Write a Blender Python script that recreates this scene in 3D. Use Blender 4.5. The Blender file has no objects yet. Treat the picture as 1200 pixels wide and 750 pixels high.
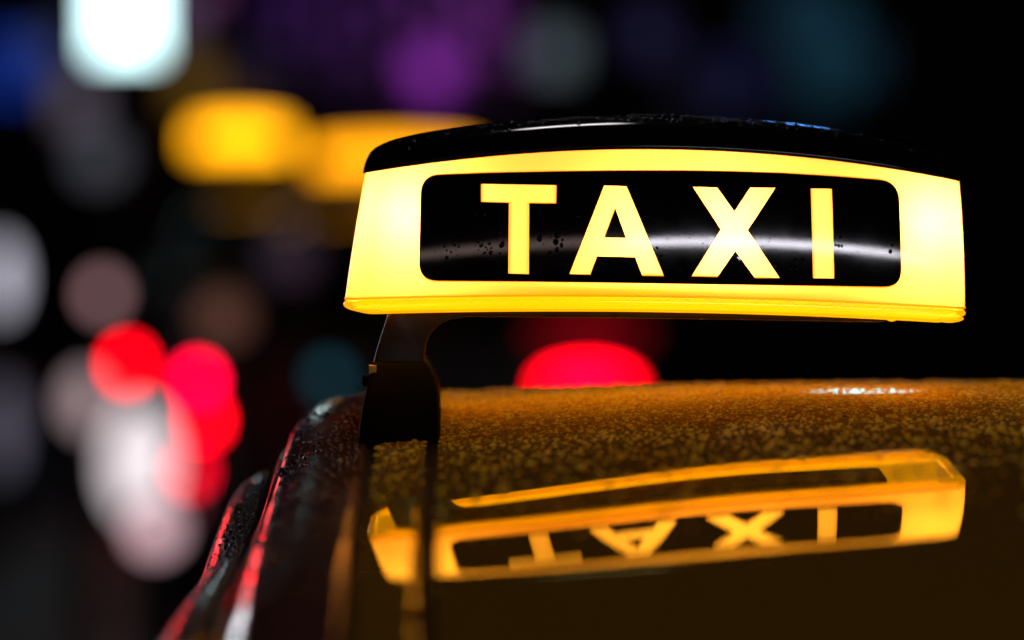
import bpy, bmesh, math, random
from mathutils import Vector
from mathutils.geometry import delaunay_2d_cdt

random.seed(7)
sc = bpy.context.scene
COL = sc.collection
Z0 = 1.66            # height of the lens above the road; coordinates below are measured from lens height
D = 2.07             # lens to the front of the sign, metres
FP = 3333.3          # focal length in pixels of the 1200 px wide photograph

# ------------------------------------------------------------------ camera
cam = bpy.data.cameras.new("camera")
cam.lens, cam.sensor_width = 100, 36
cam.shift_x, cam.shift_y = 61 / 1200, -200 / 1200
cam.clip_start, cam.clip_end = 0.05, 400
cam.dof.use_dof = True
cam.dof.focus_distance = D + 0.0
cam.dof.aperture_fstop = 1.6
co = bpy.data.objects.new("camera", cam)
co.location = (0, -D, Z0)
co.rotation_euler = (math.pi / 2, 0, 0)
COL.objects.link(co)
sc.camera = co
sc.render.resolution_x, sc.render.resolution_y = 1024, 640
sc.view_settings.view_transform = 'Standard'
sc.view_settings.look = 'None'
sc.view_settings.exposure = 0
sc.view_settings.gamma = 1
sc.cycles.use_adaptive_sampling = False
sc.cycles.use_denoising = True
sc.cycles.max_bounces = 8
sc.cycles.transparent_max_bounces = 12
sc.cycles.caustics_reflective = False
sc.cycles.caustics_refractive = False
sc.cycles.sample_clamp_indirect = 6
sc.cycles.sample_clamp_direct = 0

# ------------------------------------------------------------------ night sky and lamps of the street
w = bpy.data.worlds.new("World")
sc.world = w
w.use_nodes = True
w.node_tree.nodes["Background"].inputs[0].default_value = (0.35, 0.30, 0.45, 1)
w.node_tree.nodes["Background"].inputs[1].default_value = 0.004


def area(name, loc, target, sx, sy, power, color, spread=math.pi):
    l = bpy.data.lights.new(name, 'AREA')
    l.shape = 'RECTANGLE'
    l.size, l.size_y = sx, sy
    l.energy = power
    l.color = color
    l.spread = spread
    o = bpy.data.objects.new(name, l)
    o.location = Vector(loc) + Vector((0, 0, Z0))
    o.rotation_euler = (Vector(target) - Vector(loc)).to_track_quat('-Z', 'Y').to_euler()
    COL.objects.link(o)
    return o


def point(name, loc, power, color, r=0.01):
    l = bpy.data.lights.new(name, 'POINT')
    l.energy = power
    l.color = color
    l.shadow_soft_size = r
    o = bpy.data.objects.new(name, l)
    o.location = Vector(loc) + Vector((0, 0, Z0))
    COL.objects.link(o)
    return o


SC = (0.15, 0.05, -0.1)
# lit shop fronts behind the photographer
area("shop_window_light", (1.5, -6.0, 2.0), SC, 2.2, 0.13, 34, (0.92, 0.9, 1.0))
area("shop_window_light", (-0.6, -6.0, 2.0), SC, 1.8, 0.22, 2.8, (1.0, 0.7, 0.62))
# street lamps to the left of the taxi
area("street_light", (-.05, 1.6, 4.0), (.1, .05, .1), 0.6, 0.5, 24, (1.0, 0.93, 0.95))
area("street_light", (2.25, 14, 1.75), (.33, .1, -.18), 0.36, 1.5, 0.014, (0.10, 0.33, 1.0), math.radians(2.8))
# added unseen lamps at left, for red and white streaks on the side rail
for px, py, dd, sz, p, colr in ((-70, 400, 9, .24, 5.0, (1, .003, .008)), (-190, 300, 9, .16, 3.6, (1, .004, .004)), (-290, 440, 8, .18, 1.0, (1, .05, .05)),
                                (-420, 200, 9, .45, 8.0, (.85, .93, 1.0)), (60, 640, 9, .2, 2.0, (1, .01, .03))):
    q = dd / FP
    area("rail_streak_light", ((px - 539) * q, dd - D, (175 - py) * q), (-.15, -.3, -.25), sz, sz, p, colr)

# ------------------------------------------------------------------ materials


def mat(name, base=(0.5, 0.5, 0.5), rough=0.5, metal=0.0, ior=1.5, coat=0.0, coat_rough=0.03,
        emit=None, emit_s=0.0):
    m = bpy.data.materials.new(name)
    m.use_nodes = True
    b = m.node_tree.nodes["Principled BSDF"]
    b.inputs["Base Color"].default_value = (*base, 1)
    b.inputs["Roughness"].default_value = rough
    b.inputs["Metallic"].default_value = metal
    b.inputs["IOR"].default_value = ior
    b.inputs["Coat Weight"].default_value = coat
    b.inputs["Coat Roughness"].default_value = coat_rough
    if emit:
        b.inputs["Emission Color"].default_value = (*emit, 1)
        b.inputs["Emission Strength"].default_value = emit_s
    return m


def noise_rough(m, scale, lo, hi, detail=4, bump=0.0, bump_dist=0.001):
    nt = m.node_tree
    b = nt.nodes["Principled BSDF"]
    tc = nt.nodes.new("ShaderNodeTexCoord")
    n = nt.nodes.new("ShaderNodeTexNoise")
    n.inputs["Scale"].default_value = scale
    n.inputs["Detail"].default_value = detail
    nt.links.new(tc.outputs["Object"], n.inputs["Vector"])
    mr = nt.nodes.new("ShaderNodeMapRange")
    mr.inputs[1].default_value, mr.inputs[2].default_value = 0.3, 0.7
    mr.inputs[3].default_value, mr.inputs[4].default_value = lo, hi
    nt.links.new(n.outputs["Fac"], mr.inputs[0])
    nt.links.new(mr.outputs[0], b.inputs["Roughness"])
    if bump:
        bp = nt.nodes.new("ShaderNodeBump")
        bp.inputs["Strength"].default_value = bump
        bp.inputs["Distance"].default_value = bump_dist
        nt.links.new(n.outputs["Fac"], bp.inputs["Height"])
        nt.links.new(bp.outputs[0], b.inputs["Normal"])
    return m


def glow_plastic(name, trans, emit, emit_s, gloss=0.03):
    """Translucent coloured plastic: the bulbs behind it shine through, and it glows evenly itself."""
    m = bpy.data.materials.new(name)
    m.use_nodes = True
    nt = m.node_tree
    nt.nodes.clear()
    out = nt.nodes.new("ShaderNodeOutputMaterial")
    tr = nt.nodes.new("ShaderNodeBsdfTranslucent")
    tr.inputs[0].default_value = (*trans, 1)
    df = nt.nodes.new("ShaderNodeBsdfDiffuse")
    df.inputs[0].default_value = (trans[0] * .7, trans[1] * .6, trans[2] * .3, 1)
    mx = nt.nodes.new("ShaderNodeMixShader")
    mx.inputs[0].default_value = 0.3
    nt.links.new(tr.outputs[0], mx.inputs[1])
    nt.links.new(df.outputs[0], mx.inputs[2])
    gl = nt.nodes.new("ShaderNodeBsdfGlossy")
    gl.inputs["Roughness"].default_value = 0.12
    fr = nt.nodes.new("ShaderNodeFresnel")
    fr.inputs[0].default_value = 1.45
    mg = nt.nodes.new("ShaderNodeMixShader")
    nt.links.new(fr.outputs[0], mg.inputs[0])
    nt.links.new(mx.outputs[0], mg.inputs[1])
    nt.links.new(gl.outputs[0], mg.inputs[2])
    em = nt.nodes.new("ShaderNodeEmission")
    em.inputs[0].default_value = (*emit, 1)
    em.inputs[1].default_value = emit_s
    ad = nt.nodes.new("ShaderNodeAddShader")
    nt.links.new(mg.outputs[0], ad.inputs[0])
    nt.links.new(em.outputs[0], ad.inputs[1])
    nt.links.new(ad.outputs[0], out.inputs[0])
    return m


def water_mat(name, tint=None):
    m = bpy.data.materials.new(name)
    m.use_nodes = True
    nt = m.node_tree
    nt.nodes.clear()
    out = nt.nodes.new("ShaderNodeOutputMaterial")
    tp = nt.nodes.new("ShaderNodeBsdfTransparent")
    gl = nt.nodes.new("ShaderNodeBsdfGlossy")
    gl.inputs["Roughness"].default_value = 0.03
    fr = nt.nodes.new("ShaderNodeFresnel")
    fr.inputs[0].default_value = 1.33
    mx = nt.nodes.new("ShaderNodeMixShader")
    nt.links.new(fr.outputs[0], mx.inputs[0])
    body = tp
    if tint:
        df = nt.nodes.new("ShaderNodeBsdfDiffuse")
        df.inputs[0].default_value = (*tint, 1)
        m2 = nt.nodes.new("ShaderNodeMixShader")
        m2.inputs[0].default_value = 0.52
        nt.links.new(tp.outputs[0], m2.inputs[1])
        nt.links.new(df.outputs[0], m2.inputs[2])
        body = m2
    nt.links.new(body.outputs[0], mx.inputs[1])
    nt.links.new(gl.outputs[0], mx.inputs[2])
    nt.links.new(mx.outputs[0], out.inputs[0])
    return m


def emitter(name, color, s):
    m = mat(name, (0.02, 0.02, 0.02), 0.3, emit=color, emit_s=s)
    return m


M = {}


def lacquer(name, base, spec, ior, wet_glow, y0, y1, rough=0.03):
    """Gold tinted lacquer; towards the sign golden glow is painted into a fine wet film."""
    m = bpy.data.materials.new(name)
    m.use_nodes = True
    nt = m.node_tree
    nt.nodes.clear()
    N, L = nt.nodes.new, nt.links.new
    out = N("ShaderNodeOutputMaterial")
    df = N("ShaderNodeBsdfDiffuse")
    df.inputs[0].default_value = (*base, 1)
    gl = N("ShaderNodeBsdfGlossy")
    gl.inputs[0].default_value = (*spec, 1)
    tc = N("ShaderNodeTexCoord")
    ns = N("ShaderNodeTexNoise")
    ns.inputs["Scale"].default_value = 11
    ns.inputs["Detail"].default_value = 5
    L(tc.outputs["Object"], ns.inputs["Vector"])
    mr = N("ShaderNodeMapRange")
    mr.inputs[1].default_value, mr.inputs[2].default_value = 0.3, 0.7
    mr.inputs[3].default_value, mr.inputs[4].default_value = rough * .6, rough * 1.5
    L(ns.outputs["Fac"], mr.inputs[0])
    L(mr.outputs[0], gl.inputs["Roughness"])
    fr = N("ShaderNodeFresnel")
    fr.inputs[0].default_value = ior
    wv = N("ShaderNodeTexNoise")
    wv.inputs["Scale"].default_value = 60
    wv.inputs["Detail"].default_value = 2
    L(tc.outputs["Object"], wv.inputs["Vector"])
    bp = N("ShaderNodeBump")
    bp.inputs["Distance"].default_value = 0.00002
    L(wv.outputs["Fac"], bp.inputs["Height"])
    L(bp.outputs[0], gl.inputs["Normal"])
    mx = N("ShaderNodeMixShader")
    L(fr.outputs[0], mx.inputs[0])
    L(df.outputs[0], mx.inputs[1])
    L(gl.outputs[0], mx.inputs[2])
    # wet film with the sign's golden glow painted into its colour
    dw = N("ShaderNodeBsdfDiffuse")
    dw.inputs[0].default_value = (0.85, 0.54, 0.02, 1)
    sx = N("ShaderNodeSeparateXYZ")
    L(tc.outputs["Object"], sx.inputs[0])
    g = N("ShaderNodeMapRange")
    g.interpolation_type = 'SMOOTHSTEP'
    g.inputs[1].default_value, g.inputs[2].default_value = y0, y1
    g.inputs[3].default_value, g.inputs[4].default_value = 0, wet_glow
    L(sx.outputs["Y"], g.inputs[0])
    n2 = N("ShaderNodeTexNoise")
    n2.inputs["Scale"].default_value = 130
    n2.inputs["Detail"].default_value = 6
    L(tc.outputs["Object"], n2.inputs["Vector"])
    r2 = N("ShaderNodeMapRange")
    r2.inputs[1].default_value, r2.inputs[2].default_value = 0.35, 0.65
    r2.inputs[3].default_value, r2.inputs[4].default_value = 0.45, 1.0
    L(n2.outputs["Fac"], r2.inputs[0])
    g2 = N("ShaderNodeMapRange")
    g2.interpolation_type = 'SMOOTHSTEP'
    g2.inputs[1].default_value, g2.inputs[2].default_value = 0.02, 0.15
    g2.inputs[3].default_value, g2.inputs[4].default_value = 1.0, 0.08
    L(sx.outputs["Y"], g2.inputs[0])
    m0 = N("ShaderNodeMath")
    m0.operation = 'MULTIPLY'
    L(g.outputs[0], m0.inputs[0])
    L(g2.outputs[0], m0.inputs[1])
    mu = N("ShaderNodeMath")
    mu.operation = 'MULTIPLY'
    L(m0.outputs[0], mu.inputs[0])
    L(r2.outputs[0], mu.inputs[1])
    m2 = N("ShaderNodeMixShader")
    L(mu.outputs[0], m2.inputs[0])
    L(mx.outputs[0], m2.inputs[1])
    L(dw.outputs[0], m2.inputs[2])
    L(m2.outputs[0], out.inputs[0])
    return m


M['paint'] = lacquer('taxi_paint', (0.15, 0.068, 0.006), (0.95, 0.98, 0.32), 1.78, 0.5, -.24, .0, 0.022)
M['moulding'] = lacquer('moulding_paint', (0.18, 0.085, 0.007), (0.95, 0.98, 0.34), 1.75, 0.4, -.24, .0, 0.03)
M['rail'] = noise_rough(mat('side_rail_paint', (0.07, 0.022, 0.014), 0.1, ior=1.5), 20, 0.08, 0.22)
M['rubber'] = mat('black_rubber', (0.004, 0.004, 0.004), 0.7, ior=1.1)
M['frame'] = noise_rough(mat('black_door_frame', (0.012, 0.01, 0.012), 0.12, ior=1.5), 30, 0.08, 0.2)
M['glass'] = mat('dark_windscreen', (0.004, 0.004, 0.004), 0.35, ior=1.2)
M['shell'] = glow_plastic('lit_yellow_plastic', (1.0, 0.42, 0.085), (1.0, 0.30, 0.002), 0.75)
M['skirt'] = glow_plastic('lit_amber_skirt', (0.9, 0.48, 0.05), (1.0, 0.345, 0.001), 1.35)
M['seam'] = glow_plastic('amber_seam', (0.5, 0.2, 0.01), (1.0, 0.28, 0.001), 1.0)
M['letter'] = glow_plastic('lit_letter_plastic', (1.0, 0.46, 0.11), (1.0, 0.36, 0.003), 0.85)
M['print'] = noise_rough(mat('black_print', (0.006, 0.003, 0.003), 0.06, ior=1.5), 40, 0.05, 0.075)
M['cap'] = noise_rough(mat('black_cap_plastic', (0.004, 0.003, 0.003), 0.1, ior=1.4), 60, 0.04, 0.10)
M['tray'] = mat('black_tray', (0.01, 0.008, 0.006), 0.6)
M['bar'] = noise_rough(mat('dark_bar_metal', (0.03, 0.02, 0.012), 0.3), 40, 0.24, 0.36)
M['foot'] = noise_rough(mat('black_foot_plastic', (0.002, 0.0017, 0.0015), 0.5, ior=1.14), 60, 0.4, 0.55)
M['sticker'] = mat('amber_sticker', (0.85, 0.42, 0.03), 0.4)
M['water'] = water_mat('rain_water')
M['bead'] = mat('water_on_black', (0.003, 0.003, 0.003), 0.02, ior=1.36)
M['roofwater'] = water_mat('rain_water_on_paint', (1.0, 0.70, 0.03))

# ------------------------------------------------------------------ helpers


def thing(name, label, cat, loc, group=None):
    o = bpy.data.objects.new(name, None)
    o.empty_display_size = 0.05
    COL.objects.link(o)
    o.location = Vector(loc) + Vector((0, 0, Z0))
    o['label'] = label
    o['category'] = cat
    if group:
        o['group'] = group
    return o


def tag(o, label=None, cat=None, group=None, kind=None):
    for k, v in (('label', label), ('category', cat), ('group', group), ('kind', kind)):
        if v:
            o[k] = v
    return o


def obj(name, verts, faces, m, parent=None, smooth=True, loc=None, sharp=None):
    """One mesh object; verts are in lens-height coordinates."""
    base = parent.location.copy() if parent else Vector(loc or (0, 0, 0)) + Vector((0, 0, Z0))
    if parent and parent.parent:
        base = base + parent.parent.location
    off = Vector((0, 0, Z0)) - base
    me = bpy.data.meshes.new(name)
    me.from_pydata([Vector(v) + off for v in verts], [], faces)
    me.validate()
    if smooth:
        me.shade_smooth()
        if sharp:
            me.set_sharp_from_angle(angle=math.radians(sharp))
    me.materials.append(m)
    o = bpy.data.objects.new(name, me)
    COL.objects.link(o)
    if parent:
        o.parent = parent
    else:
        o.location = base
    return o


def grid_faces(nu, nv, closed_u=False, keep=None):
    f = []
    for j in range(nv - 1):
        for i in range(nu if closed_u else nu - 1):
            if keep and not keep(i, j):
                continue
            a = j * nu + i
            b = j * nu + (i + 1) % nu
            f.append((a, b, b + nu, a + nu))
    return f


def prism(poly, y0, y1, bevel=0.002):
    """Outline in (x, z), extruded between two depths, rounded by a bevel; returns verts, faces."""
    bm = bmesh.new()
    a = [bm.verts.new((x, y0, z)) for x, z in poly]
    b = [bm.verts.new((x, y1, z)) for x, z in poly]
    n = len(poly)
    bm.faces.new(a)
    bm.faces.new(b[::-1])
    for i in range(n):
        bm.faces.new((a[i], b[i], b[(i + 1) % n], a[(i + 1) % n]))
    bmesh.ops.recalc_face_normals(bm, faces=bm.faces)
    if bevel:
        es = [e for e in bm.edges if abs(e.verts[0].co.y - e.verts[1].co.y) < 1e-7]
        bmesh.ops.bevel(bm, geom=es, offset=bevel, segments=3, affect='EDGES', profile=0.5)
    bm.verts.index_update()
    v = [tuple(q.co) for q in bm.verts]
    f = [tuple(q.index for q in fc.verts) for fc in bm.faces]
    bm.free()
    return v, f


def pix(px, py, y=0.0):
    """A point of the photograph, measured on the plane at depth y behind the sign front."""
    s = (D + y) / FP
    return ((px - 539) * s, (175 - py) * s)


# ------------------------------------------------------------------ the taxi roof
KX0 = 0.454


def smooth01(t):
    t = max(0.0, min(1.0, t))
    return t * t * (3 - 2 * t)


def roof_prof(y):
    if y < 0:
        yy = max(y, -0.62)
        z = -.1895 + .0983 * yy + .108 * yy ** 2 + .0602 * yy ** 3 - .3418 * yy ** 4
        return z + (y - yy) * 0.37
    z = -.1895 + .0983 * y - .4246 * y * y
    if y > 0.42:
        z = -.1895 + .0983 * .42 - .4246 * .42 ** 2 - (y - .42) * .2584
    return z


def crown(y):
    return 0.060 - 0.043 * smooth01((y + 0.02) / 0.3)


def roof_z(x, y):
    e = smooth01((0.22 - x) / 0.27)
    return roof_prof(y) - crown(y) * ((x - KX0) ** 2 - 0.0617) - (0.0055 - .002 * smooth01(y / .25)) * e


def lin(a, b, n):
    return [a + (b - a) * i / (n - 1) for i in range(n)]


taxi = thing('taxi', 'wet amber yellow taxi roof in front, under the big lit TAXI sign', 'taxi', (0.45, 0.1, -Z0))

YS = lin(-0.60, 0.95, 120)


def swept(xs_dz, ys):
    """Sheet swept along the car: list of (x, drop, use_x) columns that follow the roof."""
    v = []
    for y in ys:
        for x, dz in xs_dz:
            v.append((x, y, roof_z(x, y) + dz))
    return v, grid_faces(len(xs_dz), len(ys))


RX = [(-.0162, -.012), (-.0160, -.004), (-.0154, -.0012), (-.0143, -.0003)] + [(x, 0) for x in lin(-.012, 1.06, 70)]
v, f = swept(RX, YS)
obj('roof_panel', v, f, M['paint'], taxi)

# trim strip between the two roof joints, a little flatter than the roof
mx = lin(-.0602, -.0236, 14)


def strip_drop(x):
    t = (x + .0419) / .0183
    d = -.0005 - .0007 * t * t
    if abs(t) > 0.86:
        d -= .004 * ((abs(t) - .86) / .14) ** 2
    return d




def strip_z(x, y):
    sl = (roof_z(-.0236, y) - roof_z(-.0602, y)) / .0366
    return roof_z(-.0417, y) + (x + .0417) * 0.7 * sl


v = []
for y in YS:
    for x in mx:
        zc = strip_z(x, y)
        v.append((x, y, zc + strip_drop(x)))
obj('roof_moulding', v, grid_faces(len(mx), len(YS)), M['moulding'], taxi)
v, f = swept([(-.0668, -.0035), (-.0600, -.0040), (-.056, -.008), (-.03, -.008), (-.0238, -.0040), (-.0150, -.0035)], YS)
obj('joint_seal', v, f, M['rubber'], taxi)

SIDE = [(-.0662, -.011), (-.0664, -.003), (-.0676, -.0006), (-.071, -.0002), (-.080, -.0004), (-.090, -.0014),
        (-.100, -.0034), (-.110, -.0070), (-.119, -.0120), (-.127, -.0190), (-.132, -.027), (-.1335, -.036), (-.129, -.042)]
v, f = swept(SIDE, YS)
obj('side_rail', v, f, M['rail'], taxi)
GUT = [(-.127, -.040), (-.134, -.043), (-.140, -.043), (-.148, -.040)]


def swept_dip(xs_dz, ys, dip):
    """The door hangs lower towards the far end, where the roof line curves down."""
    v = []
    for y in ys:
        for x, dz in xs_dz:
            v.append((x, y, roof_z(x, y) + dz - dip * smooth01((y + .50) / .5)))
    return v, grid_faces(len(xs_dz), len(ys))


v, f = swept_dip(GUT, YS, .012)
obj('door_seal', v, f, M['rubber'], taxi)
DRIP = [(-.1362, -.041), (-.1366, -.032), (-.138, -.0295), (-.140, -.0295), (-.1414, -.032), (-.142, -.042)]
v, f = swept_dip(DRIP, YS, .014)
obj('drip_moulding', v, f, M['rail'], taxi)
DOOR = [(-.145, -.044), (-.1462, -.036), (-.150, -.031), (-.156, -.029), (-.163, -.030), (-.170, -.034), (-.177, -.041),
        (-.184, -.053), (-.192, -.075), (-.203, -.12), (-.215, -.2)]
v, f = swept_dip(DOOR, YS, .034)
obj('door_frame', v, f, M['frame'], taxi)
# windscreen below the roof edge nearest the lens
v = []
ends = lin(-.16, 1.06, 50)
for k in range(8):
    for x in ends:
        y = -0.598 - 0.055 * k
        v.append((x, y, roof_z(x, -0.60) - .004 - 0.030 * k - .001 * k * k))
obj('windscreen', v, grid_faces(len(ends), 8), M['glass'], taxi)

# ------------------------------------------------------------------ the TAXI sign
ROLL = math.radians(0.85)
CX, CZ = (771 - 539) / 1610.0, (175 - 349) / 1610.0
cr, sr = math.cos(ROLL), math.sin(ROLL)
SHEAR = 0.075      # the moulding leans a little to one side


def to_world(u, y, z):
    return (CX + u + z * SHEAR, y, CZ - u * sr + z)


def to_local(X, Z):
    dx, dz = X - CX, Z - CZ
    u = (dx - SHEAR * dz) / (1 + SHEAR * sr)
    return u, dz + u * sr


HT = 0.1085            # height of the face over the seam
A0, A1 = 0.0055, 0.0145    # arch at the seam and its growth to the top


def half_len(wv):
    t = max(0, min(1.1, wv / HT))
    return 0.2283 - 0.0055 * t - 0.0018 * t * t


def face_y(wv):
    t = max(-0.1, wv / HT)
    return 0.001 + 0.009 * t + 0.014 * t * t if t > 0 else 0.001


BOW = 0.011
YB = 0.128             # depth of the sign


def arch(wv):
    return A0 + (A1) * wv / HT


def front_y(u, zl):
    """Depth of the sign's front face at length u and true height zl."""
    s = (u / 0.217) ** 2
    wv = (zl + A0 * s) / (1 - A1 * s / HT)
    return face_y(wv) + BOW * s, wv


NF, NCN, NSD = 120, 9, 6


def outline(a, yf, yb, r, bow):
    """Closed plan outline of the sign: bowed front, round corners, straight ends, bowed back."""
    pts = []
    c = a - r
    bw = bow * (c / a) ** 2
    for i in range(NF):
        u = -c + 2 * c * i / (NF - 1)
        pts.append((u, yf + bow * (u / a) ** 2))
    for i in range(1, NCN):
        t = -math.pi / 2 + (math.pi / 2) * i / NCN
        pts.append((c + r * math.cos(t), yf + bw + r + r * math.sin(t)))
    for i in range(NSD):
        t = i / (NSD - 1)
        pts.append((a, (yf + bw + r) * (1 - t) + (yb - bw - r) * t))
    for i in range(1, NCN):
        t = (math.pi / 2) * i / NCN
        pts.append((c + r * math.cos(t), yb - bw - r + r * math.sin(t)))
    for i in range(NF):
        u = c - 2 * c * i / (NF - 1)
        pts.append((u, yb - bow * (u / a) ** 2))
    for i in range(1, NCN):
        t = math.pi / 2 + (math.pi / 2) * i / NCN
        pts.append((-c + r * math.cos(t), yb - bw - r + r * math.sin(t)))
    for i in range(NSD):
        t = i / (NSD - 1)
        pts.append((-a, (yb - bw - r) * (1 - t) + (yf + bw + r) * t))
    for i in range(1, NCN):
        t = math.pi + (math.pi / 2) * i / NCN
        pts.append((-c + r * math.cos(t), yf + bw + r + r * math.sin(t)))
    return pts


NU = len(outline(.2, 0, .1, .02, .01))


def loft(levels):
    """levels: (height, inset, arch or None, corner radius)."""
    v = []
    for wv, ins, ar, r in levels:
        a = half_len(wv) - ins
        back = YB - 0.016 * max(0, wv / HT) - ins
        ar_ = arch(max(0, wv)) if ar is None else ar
        for u, y in outline(a, face_y(wv) + ins, back, r, BOW):
            z = wv - ar_ * (u / 0.217) ** 2
            if wv < -.002 and ins < .0078:      # the lip sweeps up at the corners
                z += (-wv - .002) * 0.42 * smooth01((abs(u) - .205) / .026)
            v.append(to_world(u, y, z))
    return v


sign = thing('taxi_sign', 'big sharp lit yellow TAXI roof sign with black cap, on the near taxi', 'roof sign',
             to_world(0, .06, -.012))
# skirt: seam groove, rolled lip, inner wall
sk = [(0.0016, 0.0004, A0, .016), (0.0006, 0.0013, A0, .016), (-0.0003, 0.0013, A0, .016), (-0.0012, 0.0, A0, .017),
      (-0.0032, -0.0009, A0, .018), (-0.006, -0.0008, A0, .020), (-0.0085, 0.0006, A0, .022), (-0.0103, 0.0024, A0, .022),
      (-0.0108, 0.0048, A0, .020), (-0.0100, 0.0068, A0, .015), (-0.006, 0.0076, A0, .015), (0.0125, 0.0085, A0, .015)]
v = loft(sk)
obj('skirt', v, grid_faces(NU, len(sk), True), M['skirt'], sign)
sm = [(0.0018, -0.0003, A0, .016), (0.0012, -0.0006, A0, .016), (0.0004, -0.0004, A0, .016), (0.0000, 0.0004, A0, .016)]
v = loft(sm)
obj('seam', v, grid_faces(NU, len(sm), True), M['seam'], sign)
# base tray closes the inside of the skirt
tr = [(-0.0055, 0.0080, A0, .015), (-0.0055, 0.02, A0, .012), (-0.0055, 0.045, A0, .008)]
v = loft(tr)
f = grid_faces(NU, len(tr), True)
n0 = (len(tr) - 1) * NU
f.append(tuple(range(n0, n0 + NU)))
obj('base_tray', v, f, M['skirt'], sign)
# black cap
B = A0 + A1
cp = [(HT - .0004, 0.003, B, .016), (HT - .0006, -0.0016, B, .018), (HT + .002, -0.0024, B + .0002, .018),
      (HT + .008, -0.0020, B + .001, .018), (HT + .0135, -0.0006, B + .0018, .018), (HT + .0170, 0.0012, B + .0024, .018),
      (HT + .0200, 0.0042, B + .0030, .018), (HT + .0220, 0.0082, B + .0034, .018), (HT + .0236, 0.0135, B + .0037, .018),
      (HT + .0246, 0.020, B + .0039, .016), (HT + .0252, 0.030, B + .004, .014), (HT + .0255, 0.04, B + .004, .012)]
v = loft(cp)
f = grid_faces(NU, len(cp), True)
n0 = (len(cp) - 1) * NU
half = NU // 2
f.append(tuple(range(n0, n0 + NU)))
cap = obj('cap', v, f, M['cap'], sign)


def photo_to_local(px, py):
    y = 0.0
    for _ in range(5):
        X, Z = pix(px, py, y)
        u, z = to_local(X, Z)
        y, _w = front_y(u, z)
    return u, z


def bez(p0, p1, p2, n=8):
    return [((1 - t) ** 2 * p0[0] + 2 * t * (1 - t) * p1[0] + t * t * p2[0],
             (1 - t) ** 2 * p0[1] + 2 * t * (1 - t) * p1[1] + t * t * p2[1]) for t in [i / n for i in range(n + 1)]]


PANEL = (bez((492.8, 228), (493.3, 205.2), (516, 204.6)) + [(580, 202.3), (650.7, 200.8), (725, 199.8), (800, 199.8), (860, 200.8), (914.7, 202.6),
         (980, 206.6)] + bez((1030, 210.6), (1052.5, 212.6), (1053.8, 234)) + bez((1056, 316), (1056.4, 336.6), (1034, 336.0)) +
         [(950, 334.8), (870, 333.6), (800, 332.6), (700, 331.0), (600, 329.8)] + bez((513, 329), (491.4, 328.6), (491.4, 308)))
LET = {
    'T': [[(563.7, 215.6), (652.2, 217.1), (651.8, 238.4), (620.1, 238.2), (619.8, 321.1), (595.6, 320.4), (596.4, 237.6), (563.7, 236.5)]],
    'A': [[(708, 217.5), (734.2, 218.3), (777.9, 323.5), (752.8, 323.1), (744.3, 301.4), (699.8, 300.3), (691.7, 321.9), (667.3, 321.1)],
          [(721.1, 244.2), (733.8, 279), (708.3, 278.2)]],
    'X': [[(811.8, 219), (840.4, 219.8), (860.5, 248.1), (879.1, 219.8), (908.5, 220.2), (876, 269.7), (913.5, 325.8), (884.5, 325.8),
           (861.7, 294.1), (840.4, 324.6), (810.3, 323.8), (844.7, 268.9)]],
    'I': [[(949.9, 221), (974.6, 221.4), (977.3, 326.2), (952.6, 325.8)]],
}


def inside(p, poly):
    x, y = p
    c = False
    n = len(poly)
    for i in range(n):
        x1, y1 = poly[i]
        x2, y2 = poly[(i + 1) % n]
        if (y1 > y) != (y2 > y) and x < (x2 - x1) * (y - y1) / (y2 - y1) + x1:
            c = not c
    return c


pan = [photo_to_local(*p) for p in PANEL]
PCX = (min(p[0] for p in pan) + max(p[0] for p in pan)) / 2
PCZ = (min(p[1] for p in pan) + max(p[1] for p in pan)) / 2
# yellow housing with an opening behind the print
lv = [(0.0016 + (HT - 0.0016) * i / 34, 0.0, None, 0.016) for i in range(35)]
v = loft(lv)
cent = []


def keep(i, j):
    if i >= NF - 1:
        return True
    a = [v[j * NU + i], v[j * NU + i + 1], v[(j + 1) * NU + i], v[(j + 1) * NU + i + 1]]
    X = sum(p[0] for p in a) / 4
    Z = sum(p[2] for p in a) / 4
    u, z = to_local(X, Z)
    return not inside((PCX + (u - PCX) / .966, PCZ + (z - PCZ) / .86), pan)


obj('housing', v, grid_faces(NU, len(lv), True, keep), M['shell'], sign)
lets = {k: [[photo_to_local(*p) for p in poly] for poly in polys] for k, polys in LET.items()}
V2, E2 = [], []


def add_loop(poly, step=0.004):
    s0 = len(V2)
    pts = []
    for i, p in enumerate(poly):
        q = poly[(i + 1) % len(poly)]
        L = math.hypot(q[0] - p[0], q[1] - p[1])
        n = max(1, int(L / step))
        for k in range(n):
            pts.append((p[0] + (q[0] - p[0]) * k / n, p[1] + (q[1] - p[1]) * k / n))
    for p in pts:
        V2.append(Vector(p))
    for i in range(len(pts)):
        E2.append((s0 + i, s0 + (i + 1) % len(pts)))


add_loop(pan)
for k in lets:
    for poly in lets[k]:
        add_loop(poly)
uu = -0.190
while uu < 0.190:
    zz = 0.006
    while zz < 0.095:
        if inside((uu, zz), pan):
            V2.append(Vector((uu, zz)))
        zz += 0.004
    uu += 0.004
ov, oe, of_, _a, _b, _c = delaunay_2d_cdt(V2, E2, [], 0, 1e-6)


def which(t):
    c = (sum(ov[i].x for i in t) / 3, sum(ov[i].y for i in t) / 3)
    if not inside(c, pan):
        return None
    for k, polys in lets.items():
        if inside(c, polys[0]):
            if len(polys) > 1 and inside(c, polys[1]):
                return 'panel'
            return k
    return 'panel'


tris = {}
for t in of_:
    k = which(t)
    if k:
        tris.setdefault(k, []).append(tuple(t))


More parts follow.
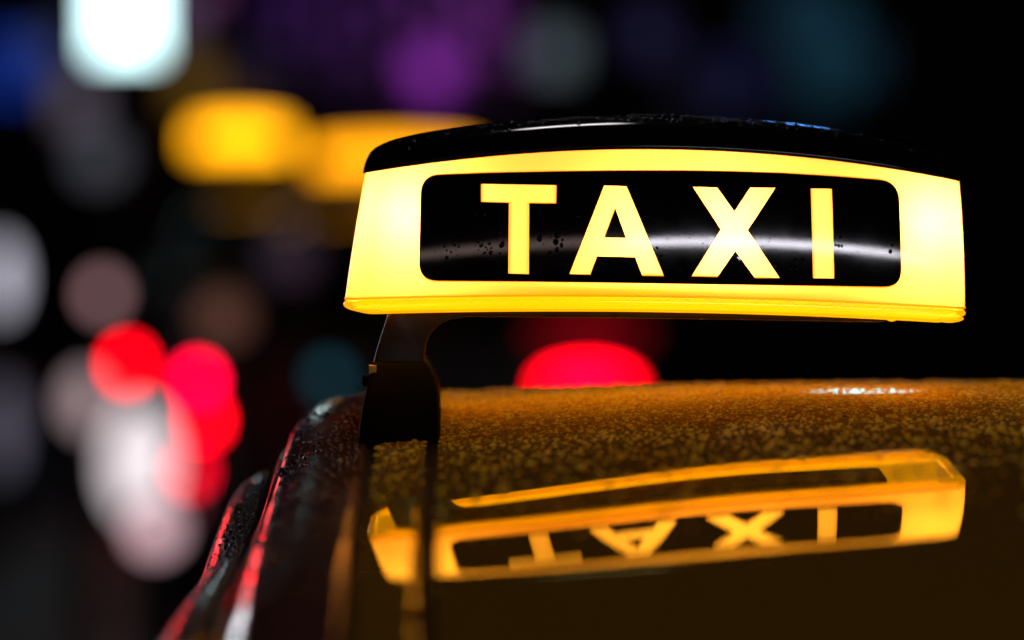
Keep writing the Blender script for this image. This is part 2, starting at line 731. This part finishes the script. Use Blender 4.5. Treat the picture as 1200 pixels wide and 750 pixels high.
def sheet(ts, name, m, parent, proud, thick):
    """Front sheet over the bowed face with a real edge all round."""
    idx = {}
    fr = []
    for t in ts:
        a, b, c = (ov[i] for i in t)
        ccw = (b.x - a.x) * (c.y - a.y) - (b.y - a.y) * (c.x - a.x) > 0
        t = t if ccw else t[::-1]
        for i in t:
            idx.setdefault(i, len(idx))
        fr.append(tuple(idx[i] for i in t))
    vs = []
    for i in idx:
        u, z = ov[i].x, ov[i].y
        y, _w = front_y(u, z)
        vs.append(to_world(u, y - proud, z))
    n = len(vs)
    ed = {}
    for t in fr:
        for k in range(3):
            ed[(t[k], t[(k + 1) % 3])] = True
    for i in list(idx):
        u, z = ov[i].x, ov[i].y
        y, _w = front_y(u, z)
        vs.append(to_world(u, y - proud + thick, z))
    ff = list(fr)
    for (a, b) in ed:
        if (b, a) not in ed:
            ff.append((b, a, a + n, b + n))
    return obj(name, vs, ff, m, parent, True, sharp=50)


sheet(tris['panel'], 'front_panel', M['print'], sign, 0.0007, 0.0011)
for k in 'TAXI':
    sheet(tris[k], 'letter', M['letter'], sign, 0.0006, 0.0010)

# the bulbs inside the sign
for px, yv, zl, p in ((474, .053, .056, 0.98), (850, .050, .040, .85), (1084, .053, .058, 0.98), (736, .054, .036, .58)):
    u = (px - 769) / 1610.0
    q = to_world(u, yv, zl - .012 * (u / .217) ** 2)
    point('sign_bulb', q, p, (1.0, 0.87, 0.74), 0.012)

# ------------------------------------------------------------------ roof bar with its clamp foot
bar = thing('roof_bar', 'black roof bar with clamp foot carrying the big TAXI sign', 'roof bar', (-.04, .05, roof_z(-.04, .05)))
YBAR = 0.055
P = lambda px, py, y=0.02: pix(px, py, y)
poly = [P(*q) for q in ((459, 352), (700, 353), (1040, 361), (1038, 377), (1030, 378), (900, 375.5), (700, 372.5), (548, 371.5), (528, 374),
                        (514, 381), (504, 392), (498.5, 406), (497, 420), (498, 436), (500, 446), (432, 446), (436, 430), (443, 405), (452, 376))]
v, f = prism(poly[::-1], 0.02, 0.064, 0.0025)
obj('crossbar', v, f, M['bar'], bar, sharp=35)
# foot: widens to the roof, with a rounded shoulder, its underside following the roof
FT = [(434.5, 430, 0), (498, 430, 0), (503, 437, 0), (508, 446, 0), (512, 457, 0), (514, 470, 0), (515.5, 490, 0), (516.5, 519.5, 1),
      (419.5, 517.5, 1), (421, 500, 0), (424, 480, 0), (428, 458, 0), (431, 444, 0)]
poly = []
for px, py, b in FT:
    poly.append(pix(px, py + (3 if b else 0), -0.035))
v, f = prism(poly[::-1], -0.035, 0.105, 0.003)
zmin = min(q[2] for q in v)
vv = []
for x, y, z in v:
    t = (z - zmin) / (pix(0, 430)[1] - zmin)
    if t < 0.06:
        z = z - 0.006
    else:
        y = 0.055 + (y - 0.055) * (1 - 0.55 * t)
    vv.append((x, y, z))
foot = obj('clamp_foot', vv, f, M['foot'], bar, sharp=35)
# small amber sticker on the outer edge of the foot
a = pix(432.5, 427.5, .018)
b = pix(441.5, 437.5, .018)
sx0, sx1, sz0, sz1 = a[0], b[0], b[1], a[1]
v, f = prism([(sx0, sz0), (sx1, sz0), (sx1, sz1), (sx0, sz1)], 0.010, 0.022, 0.0006)
obj('sticker', v, f, M['sticker'], bar, sharp=35)
# pinch bolt on the foot's flank
bx, bz = pix(429, 447, .02)
v, f = [], []
for j, (dx, r) in enumerate(((0, .0045), (-.004, .0045), (-.0052, .003), (-.0052, .0005))):
    for k in range(12):
        t = k * math.pi / 6
        v.append((bx + .002 + dx, .03 + r * math.cos(t), bz + r * math.sin(t)))
f = grid_faces(12, 4, True)
obj('bolt', v, f, M['rubber'], bar, sharp=35)

# ------------------------------------------------------------------ rain on the roof and on the sign


def dome(vs, fs, c, ex, ey, n, r, h, seg=9, wob=0.22, elong=1.0):
    ph = random.random() * 6.28
    a1, a2 = random.uniform(0, wob), random.uniform(0, wob)
    s0 = len(vs)
    for rr, hh in ((1.0, -0.04), (0.86, .42), (0.52, .86)):
        for k in range(seg):
            t = 2 * math.pi * k / seg
            q = r * rr * (1 + a1 * math.cos(2 * t + ph) + a2 * .6 * math.cos(3 * t - ph))
            p = c + ex * (q * math.cos(t)) + ey * (q * math.sin(t) * elong) + n * (h * hh)
            vs.append(p)
    vs.append(c + n * h)
    for j in range(2):
        for k in range(seg):
            a = s0 + j * seg + k
            b = s0 + j * seg + (k + 1) % seg
            fs.append((a, b, b + seg, a + seg))
    top = s0 + 3 * seg
    for k in range(seg):
        fs.append((s0 + 2 * seg + k, s0 + 2 * seg + (k + 1) % seg, top))


vs, fs = [], []
cells = {}
CS = 0.009
rnd = random.Random(3)


def try_drop(x, y, r):
    ci, cj = int(x // CS), int(y // CS)
    for i in (-1, 0, 1):
        for j in (-1, 0, 1):
            for (qx, qy, qr) in cells.get((ci + i, cj + j), ()):
                if (qx - x) ** 2 + (qy - y) ** 2 < (qr + r) ** 2 * 0.95:
                    return False
    cells.setdefault((ci, cj), []).append((x, y, r))
    return True


SIDE_X = [(a, b) for a, b in SIDE[::-1]] + [(-.0612, 0)]


def side_surf(x, y):
    if x > -.0676:
        return roof_z(x, y)
    pts = sorted(SIDE[2:11])
    for (xa, da), (xb, db) in zip(pts, pts[1:]):
        if xa <= x <= xb:
            t = (x - xa) / (xb - xa) if xb > xa else 0
            return roof_z(x, y) + da + (db - da) * t
    return None


def surf_n(fn, x, y):
    e = 4e-4
    z0 = fn(x, y)
    zx, zy = fn(x + e, y), fn(x, y + e)
    if None in (z0, zx, zy):
        return None
    n = Vector((-(zx - z0) / e, -(zy - z0) / e, 1)).normalized()
    ex = Vector((1, 0, (zx - z0) / e)).normalized()
    return Vector((x, y, z0)), ex, n.cross(ex), n


cnt = 0
vs2, fs2 = [], []
for k in range(50000):
    x = rnd.uniform(-.130, .80)
    y = rnd.uniform(-.45, .36)
    if -.0676 < x < -.0602 or -.0236 < x < -.0154:
        continue
    d = max(0.0, min(1.0, (y + .42) / .42)) ** 1.9 * (1 - .8 * smooth01((y - .12) / .16))
    if x < -.0612:
        d = 0.6
    if rnd.random() > d:
        continue
    r = min(.0036, .00082 * math.exp(rnd.gauss(0.12, .62)))
    if not try_drop(x, y, r):
        continue
    s = surf_n(side_surf if x < -.0676 else roof_z, x, y)
    if not s:
        continue
    c, ex, ey, n = s
    if -.0602 < x < -.0236:
        c.z = strip_z(x, y) + strip_drop(x)
    tv, tf = (vs2, fs2) if x < -.0612 else (vs, fs)
    dome(tv, tf, c, ex, ey, n, r, r * rnd.uniform(.40, .62), seg=8)
    cnt += 1
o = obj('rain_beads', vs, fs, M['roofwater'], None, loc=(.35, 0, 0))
tag(o, 'fine rain beads spread over the amber taxi roof', kind='stuff')
o = obj('rain_beads', vs2, fs2, M['bead'], None, loc=(-.1, 0, 0))
tag(o, 'rain beads on the dark roof shoulder left of the clamp foot', kind='stuff')

# beads on the door frame and its moulding
vs, fs = [], []


def door_surf(x, y):
    pts = sorted(DOOR[1:8])
    for (xa, da), (xb, db) in zip(pts, pts[1:]):
        if xa <= x <= xb:
            t = (x - xa) / (xb - xa)
            return roof_z(x, y) + da + (db - da) * t - .034 * smooth01((y + .50) / .5)
    return None


cells = {}
for k in range(9000):
    x = rnd.uniform(-.1835, -.147)
    y = rnd.uniform(-.52, .3)
    r = min(.003, .0008 * math.exp(rnd.gauss(0.25, .5)))
    s = surf_n(door_surf, x, y)
    if not s or not try_drop(x, y, r):
        continue
    c, ex, ey, n = s
    dome(vs, fs, c, ex, ey, n, r, r * .35)
o = obj('rain_beads', vs, fs, M['bead'], None, loc=(-.14, 0, -.1))
tag(o, 'rain beads on the black door frame at lower left', kind='stuff')

# beads on the sign's print, face and cap
vs, fs = [], []


def face_frame(u, z):
    e = 5e-4

    def pt(a, b):
        return Vector(to_world(a, front_y(a, b)[0], b))
    c = pt(u, z)
    ex = (pt(u + e, z) - c).normalized()
    ez = (pt(u, z + e) - c).normalized()
    return c, ex, ez, ex.cross(ez)




def on_print(u, z, r):
    for du, dz in ((0, 0), (r, 0), (-r, 0), (0, r), (0, -r)):
        q = (u + du * 1.5, z + dz * 1.8)
        if not inside(q, pan) or any(inside(q, ps[0]) for ps in lets.values()):
            return False
    return True


cells = {}
spots = [(523, 290), (527, 291), (536, 284), (565, 283), (568, 292), (571, 297), (567, 301), (590, 277), (588, 290), (632, 271), (642, 300),
         (649, 287), (654, 285), (673, 258), (760, 277), (771, 299), (823, 294), (912, 311), (932, 310), (940, 309), (978, 288), (982, 309),
         (1043, 289), (800, 310), (706, 322), (500, 322), (560, 262), (798, 312), (930, 320), (870, 331)]
for px, py in spots:
    for q in range(rnd.choice((3, 5, 7))):
        u, z = photo_to_local(px + rnd.gauss(0, 4), py + rnd.gauss(0, 5))
        r = .0010 * math.exp(rnd.gauss(.1, .5))
        r = min(r, .0022)
        if on_print(u, z, r) and try_drop(u, z, r):
            c, ex, ez, n = face_frame(u, z)
            dome(vs, fs, c + n * .0007, ex, ez, n, r, r * .6, seg=10, elong=1.15)
for k in range(320):
    px, py = rnd.uniform(498, 1050), 330 - abs(rnd.gauss(0, 32))
    if py < 212:
        continue
    u, z = photo_to_local(px, py)
    r = rnd.uniform(.0002, .00065)
    if on_print(u, z, r) and try_drop(u, z, r):
        c, ex, ez, n = face_frame(u, z)
        dome(vs, fs, c + n * .0007, ex, ez, n, r, r * .6, seg=8)
o = obj('rain_beads', vs, fs, M['bead'], None, loc=to_world(0, 0, .05))
tag(o, 'tiny rain beads on the black TAXI print', kind='stuff')

# beads along the crest of the cap
vs, fs = [], []
dg = bpy.context.evaluated_depsgraph_get()
for k in range(420):
    u = rnd.gauss(-.02, .085)
    if abs(u) > .205:
        continue
    y = .036 + abs(rnd.gauss(0, .022))
    s = (u / .217) ** 2
    org = Vector(to_world(u, y, .2)) + Vector((0, 0, Z0)) - sign.location
    ok, hit, n, _i = cap.ray_cast(org, Vector((0, 0, -1)))
    if not ok:
        continue
    c = hit + sign.location - Vector((0, 0, Z0))
    ex = Vector((1, 0, 0))
    ex = (ex - n * ex.dot(n)).normalized()
    r = min(.0028, .0009 * math.exp(rnd.gauss(.2, .5)))
    dome(vs, fs, c, ex, n.cross(ex), n, r, r * .4)
o = obj('rain_beads', vs, fs, M['bead'], None, loc=to_world(0, .05, .13))
tag(o, 'rain beads along the crest of the black sign cap', kind='stuff')


# water hanging from the skirt
def hanging(px, py, r, L, label, m):
    x, z = pix(px, py, .014)
    vs, fs = [], []
    prof = ((0.0, .9), (.25, 1.0), (.5, .95), (.75, .72), (.92, .4), (1.0, .05))
    for t, rr in prof:
        for k in range(12):
            a = k * math.pi / 6
            vs.append((x + r * rr * math.cos(a), .014 + .8 * r * rr * math.sin(a), z - L * t))
    fs = grid_faces(12, len(prof), True)
    o = obj('water_drop', vs, fs, m, None, loc=(x, .014, z))
    tag(o, label, 'water drop', group='water drops hanging from the sign')


M['drip'] = glow_plastic('lit_drip', (0.9, 0.5, 0.06), (1.0, 0.36, 0.002), 1.2)  # the sign's light is put into the drops as their own glow
hanging(1112, 371.5, .011, .0042, 'wide water drop hanging under the right corner of the TAXI sign', M['drip'])
hanging(1045, 368.5, .0055, .0052, 'small water drop hanging from the skirt right of the roof bar end', M['drip'])
hanging(432, 361, .011, .0028, 'flat water drop under the left corner of the TAXI sign', M['drip'])

# ------------------------------------------------------------------ the street behind
asphalt = noise_rough(mat('wet_asphalt', (0.02, 0.02, 0.022), 0.5), 6, 0.45, 0.7, bump=0.4, bump_dist=0.01)
o = obj('road', [(-60, -20, -Z0), (60, -20, -Z0), (60, 90, -Z0), (-60, 90, -Z0)], [(0, 1, 2, 3)], asphalt, smooth=False)
tag(o, kind='structure')


def at(px, py, dist):
    s = dist / FP
    return ((px - 539) * s, dist - D, (175 - py) * s)


def box(c, s, bev=0.0):
    x, y, z = c
    a, b, d = s[0] / 2, s[1] / 2, s[2] / 2
    if not bev:
        v = [(x + i * a, y + j * b, z + k * d) for k in (-1, 1) for j in (-1, 1) for i in (-1, 1)]
        return v, [(0, 2, 3, 1), (4, 5, 7, 6), (0, 1, 5, 4), (2, 6, 7, 3), (0, 4, 6, 2), (1, 3, 7, 5)]
    v, f = prism([(x - a, z - d), (x + a, z - d), (x + a, z + d), (x - a, z + d)], y - b, y + b, bev)
    return v, f


def lens(c, rx, rz, depth):
    """Domed round lens facing the lens of the camera (towards -y)."""
    v = []
    prof = ((1.0, 0), (.98, .3), (.85, .65), (.55, .92), (.02, 1.0))
    for r, d in prof:
        for k in range(20):
            t = k * math.pi / 10
            v.append((c[0] + rx * r * math.cos(t), c[1] - depth * d, c[2] + rz * r * math.sin(t)))
    return v, grid_faces(20, len(prof), True)


CARM = mat('dark_car_paint', (0.02, 0.016, 0.012), 0.25, coat=0.5)
CGLASS = mat('car_glass', (0.005, 0.005, 0.006), 0.5, ior=1.2)
TYRE = mat('tyre', (0.01, 0.01, 0.01), 0.8)
RIM = mat('rim', (0.3, 0.3, 0.3), 0.3, metal=1)
BLACK = mat('lamp_housing', (0.01, 0.01, 0.01), 0.5)


def far_taxi(label, cx, yr, lamps, lamp_mats):
    """A dark car seen from behind: lofted body, glass, wheels, two tail lamps."""
    g = -Z0
    t = thing('parked_taxi', label, 'taxi', (cx, yr + 2.2, g), group='taxis waiting ahead')
    # stations: distance from the rear, half width, list of (height) profile
    st = [(0.00, .80, .40, .95), (.06, .86, .28, 1.02), (.5, .89, .24, 1.05), (1.2, .90, .24, 1.04), (3.0, .90, .24, .98),
          (3.8, .88, .25, .9), (4.25, .80, .3, .78), (4.4, .68, .38, .7)]
    v = []
    ring = 16
    for d, hw, zb, zt in st:
        for k in range(ring):
            a = 2 * math.pi * (k + .5) / ring
            ca, sa = math.cos(a), math.sin(a)
            e = 0.38
            v.append((cx + hw * math.copysign(abs(ca) ** e, ca), yr + d, g + (zb + zt) / 2 + (zt - zb) / 2 * math.copysign(abs(sa) ** e, sa)))
    f = grid_faces(ring, len(st), True)
    f += [tuple(range(ring)), tuple(range((len(st) - 1) * ring, len(st) * ring))]
    obj('body', v, f, CARM, t, sharp=40)
    v = []
    cab = [(.45, .74, 1.02), (1.0, .60, 1.40), (1.5, .58, 1.45), (2.3, .58, 1.43), (3.15, .74, .97)]
    for d, hw, zt in cab:
        for k in range(9):
            a = math.pi * k / 8
            v.append((cx + hw * math.copysign(abs(math.cos(a)) ** .5, math.cos(a)), yr + d, g + .95 + (zt - .95) * abs(math.sin(a)) ** .5))
    obj('cabin', v, grid_faces(9, len(cab)), CARM, t, sharp=40)
    v = [(cx - .56, yr + .49, g + 1.07), (cx + .56, yr + .49, g + 1.07), (cx + .46, yr + .93, g + 1.375), (cx - .46, yr + .93, g + 1.375)]
    v += [(x, y + .03, z - .02) for x, y, z in v]
    obj('rear_window', v, [(0, 1, 2, 3), (4, 7, 6, 5), (0, 4, 5, 1), (1, 5, 6, 2), (2, 6, 7, 3), (3, 7, 4, 0)], CGLASS, t, smooth=False)
    for s in (-1, 1):
        for d in (.85, 3.5):
            v, f = [], []
            for j, (dx, r) in enumerate(((-.1, .2), (-.1, .29), (-.07, .32), (.07, .32), (.1, .29), (.1, .2))):
                for k in range(20):
                    a = k * math.pi / 10
                    v.append((cx + s * .80 + dx, yr + d + r * math.cos(a), g + .32 + r * math.sin(a)))
            wh = obj('wheel', v, grid_faces(20, 6, True), TYRE, t, sharp=40)
            v = []
            for j, (dx, r) in enumerate(((.06 * s, .2), (.09 * s, .19), (.085 * s, .05), (.1 * s, .001))):
                for k in range(20):
                    a = k * math.pi / 10
                    v.append((cx + s * .80 + dx, yr + d + r * math.cos(a), g + .32 + r * math.sin(a)))
            r_ = obj('rim', v, grid_faces(20, 4, True), RIM, None, sharp=40)
            bpy.data.objects.remove(r_)
            me_off = Vector((0, 0, Z0)) - t.location
            me = bpy.data.meshes.new('rim')
            me.from_pydata([Vector(q) + me_off for q in v], [], grid_faces(20, 4, True))
            me.materials.append(RIM)
            ro = bpy.data.objects.new('rim', me)
            COL.objects.link(ro)
            ro.parent = wh
    for (c, rx, rz), m in zip(lamps, lamp_mats):
        v, f = box((c[0], c[1] + .02, c[2]), (rx * 2.5, .05, rz * 2.5), .012)
        obj('lamp_frame', v, f, BLACK, t, sharp=40)
        v, f = lens((c[0], c[1] - .006, c[2]), rx, rz, .03)
        obj('tail_lamp', v, f, m, t)
    return t


def far_sign(label, c, wdt, h, m, base_z):
    t = thing('taxi_sign', label, 'roof sign', (c[0], c[1], base_z), group='lit signs of the taxis ahead')
    a = wdt / 2
    n = 12
    poly = [(c[0] - a, c[2] - h / 2), (c[0] + a, c[2] - h / 2)]
    poly += [(c[0] + a * .96 - 2 * a * .96 * i / n, c[2] + h / 2 - h * .18 * (2 * i / n - 1) ** 2) for i in range(n + 1)]
    v, f = prism(poly, c[1], c[1] + .12, .008)
    obj('housing', v, f, m, t, sharp=40)
    v, f = box((c[0], c[1] + .06, c[2] - h / 2 - .012), (wdt * .96, .11, .022), .004)
    obj('base_tray', v, f, BLACK, t, sharp=40)
    for s in (-1, 1):
        z1 = c[2] - h / 2 - .02
        v, f = box((c[0] + s * a * .6, c[1] + .06, (z1 + base_z) / 2), (.04, .05, z1 - base_z), .004)
        obj('foot', v, f, BLACK, t, sharp=40)
    return t


RED = emitter('red_tail_lamp', (1.0, 0.0, 0.008), 17)
RED2 = emitter('pink_red_tail_lamp', (1.0, 0.0, 0.034), 20)
RED3 = emitter('dim_red_tail_lamp', (1.0, 0.0, 0.02), 6)
RED4 = emitter('faint_red_haze', (1.0, 0.0, 0.02), 0.35)  # added glow for the red haze over the wide tail lamp
AMB = emitter('amber_sign', (1.0, 0.40, 0.004), 4.2)
AMB2 = emitter('orange_sign', (1.0, 0.36, 0.004), 3.0)

# nearer of the two taxis ahead, its lamps either side of the near sign
d1 = 10.0
c1 = at(462, 0, d1)
l1 = [(at(240, 492, d1), .030, .045), (at(688, 453, d1), .15, .055), (at(232, 446, d1), .032, .04), (at(222, 552, d1), .035, .05), (at(690, 392, d1), .2, .03)]  # last entry is the added red haze, not a lamp of the car
far_taxi('dark taxi ahead with wide red tail lamp glowing below the sign', c1[0], c1[1] + .06, l1, [RED, RED, RED2, RED3, RED4])
far_sign('blurred orange roof sign just behind the left end of the TAXI sign', at(462, 184, d1 + 1.6), .66, .115, AMB2, -.215)
d2 = 13.5
c2 = at(330, 0, d2)
l2 = [(at(150, 427, d2), .042, .055)]
far_taxi('dark taxi farther ahead to the left with one red lamp showing', c2[0], c2[1] + .06, l2, [RED])
far_sign('blurred yellow roof sign at upper left, of the farther taxi', at(281, 160, d2 + 1.6), .50, .15, AMB, -.215)


# lit lamps along the street, each on its post
def post_lamp(name, label, cat, px, py, dist, rx, rz, color, s, group):
    c = at(px, py, dist)
    t = thing(name, label, cat, (c[0], c[1], -Z0), group=group)
    v, f = lens(c, rx, rz, .05)
    obj('lamp_lens', v, f, emitter('lit_' + name, color, s), t)
    v, f = box((c[0], c[1] + .05, c[2]), (rx * 2.3, .09, rz * 2.3), .015)
    obj('lamp_head', v, f, BLACK, t, sharp=40)
    v = []
    for zz, r in ((-Z0, .05), (-Z0 + .05, .035), (c[2] - rz, .03)):
        for k in range(12):
            a = k * math.pi / 6
            v.append((c[0] + r * math.cos(a), c[1] + .09 + r * math.sin(a), zz))
    obj('post', v, grid_faces(12, 3, True), BLACK, t)
    return t


G1 = 'lit lamps along the street'
post_lamp('bollard_lamp', 'bright white low lamp blurred at left, below the red tail lamps', 'lamp', 163, 543, 9.2, .11, .19, (1, .88, .92), 1.0, G1)
post_lamp('bollard_lamp', 'pinkish low lamp blurred at left, lowest of the pale lights', 'lamp', 182, 620, 9.0, .07, .07, (1, .62, .70), 1.1, G1)
post_lamp('bollard_lamp', 'dim grey pink lamp left of the red tail lamps', 'lamp', 100, 470, 9.4, .06, .09, (1, .72, .76), .55, G1)
post_lamp('street_lamp', 'dim rosy lamp blurred just above the red tail lamps', 'lamp', 120, 345, 12.5, .05, .06, (1, .52, .55), .9, G1)
post_lamp('street_lamp', 'pale grey lamp cut by the left edge, upper of two', 'lamp', 2, 325, 12, .06, .15, (.86, .84, 1), .95, G1)
post_lamp('street_lamp', 'faint violet grey lamp at the left edge, lower of two', 'lamp', 4, 500, 12, .06, .2, (.75, .68, .95), .16, G1)
post_lamp('street_lamp', 'teal lamp blurred left of the clamp foot', 'lamp', 386, 442, 9.2, .04, .04, (.02, .55, .8), .2, G1)
post_lamp('street_lamp', 'faint grey lamp under the big white shop sign', 'lamp', 115, 185, 15, .12, .12, (.6, .62, .8), .12, G1)

post_lamp('street_lamp', 'dim warm brown lamp added for haze between the red lamps and the yellow roof sign', 'lamp', 262, 372, 9.0, .07, .07, (1, .42, .28), .13, G1)  # this lamp and the next are added to thicken the background haze
post_lamp('street_lamp', 'very faint violet lamp added for haze below the yellow roof sign', 'lamp', 340, 300, 9.4, .08, .08, (.7, .4, .7), .05, G1)
post_lamp('bollard_lamp', 'faint rosy lamp low at left under the pinkish lamp', 'lamp', 205, 590, 9.3, .05, .05, (1, .2, .3), .45, G1)
# dark facade far behind with lit windows and one bright shop sign
FD = 22.0
bld = thing('building', 'dark building across the street with dim purple and blue lit windows', 'building', (0, FD - D + 1, -Z0))
v, f = box((0, FD - D + .3, 3.2 - Z0 + 1), (30, .5, 8.4))
obj('wall', v, f, mat('dark_wall', (0.05, 0.045, 0.05), 0.8), bld, smooth=False)
WIN = [(505, 85, .34, .34, (.62, .06, .95), .5), (650, 62, .30, .30, (.42, .56, .66), .19), (965, 50, .45, .9, (.04, .25, .42), .085), (12, 78, .30, .45, (.02, .10, .9), .30),
       (235, -8, .20, .2, (.8, .2, .7), .25), (300, 80, .5, .4, (.2, .15, .4), .03), (255, 120, .7, .25, (.6, .3, .05), .06), (850, 100, .8, .4, (.06, .06, .3), .03)]
wr = random.Random(11)
for gx in range(9):
    for gy in range(4):
        px = 318 + gx * 34 + wr.uniform(-5, 5)
        py = -12 + gy * 38 + wr.uniform(-4, 4)
        hue = gx / 8
        WIN.append((px, py, .14, .17, (.28 + .22 * hue, .07, .70), wr.uniform(.0, .34) * (.35 + .9 * hue) * (1.2 - .22 * gy)))
for px, py, colr, q in ((205, 20, (.5, .5, .8), .10), (90, 120, (.5, .4, .55), .22), (60, 60, (.2, .25, .6), .14), (225, 95, (.8, .4, .05), .16),  # extra lit windows added for soft background haze
                        (760, 40, (.1, .08, .4), .10), (860, 90, (.1, .1, .5), .09), (915, 20, (.05, .2, .4), .08), (1010, 70, (.05, .2, .35), .09)):
    WIN.append((px, py, .30, .34, colr, q))
for px, py, ww, hh, colr, s in WIN:
    c = at(px, py, FD)
    v, f = box((c[0], FD - D + .03, c[2]), (ww + .12, .06, hh + .12), .01)
    fr = obj('window', v, f, BLACK, bld, sharp=40)
    v, f = box((c[0], FD - D - .01, c[2]), (ww, .03, hh), .004)
    off = Vector((0, 0, Z0)) - bld.location
    me = bpy.data.meshes.new('pane')
    me.from_pydata([Vector(q) + off for q in v], [], f)
    me.materials.append(emitter('lit_pane', colr, s))
    po = bpy.data.objects.new('pane', me)
    COL.objects.link(po)
    po.parent = fr
c = at(147, -4, 16)
ss = thing('shop_sign', 'big bright white lit sign at the top left corner', 'shop sign', (c[0], c[1], c[2] - .4))
v, f = box((c[0], c[1] + .06, c[2]), (.40, .1, .70), .02)
obj('sign_case', v, f, BLACK, ss, sharp=40)
v, f = box((c[0], c[1], c[2]), (.36, .03, .66), .01)
obj('lit_face', v, f, emitter('white_sign', (.66, .97, 1.0), 4.5), ss, sharp=40)
v, f = box((c[0], c[1] + .14, -Z0 / 2 + c[2] / 2 - .19), (.08, .08, Z0 + c[2] - .38 + .0), .01)
obj('post', v, f, BLACK, ss, sharp=40)
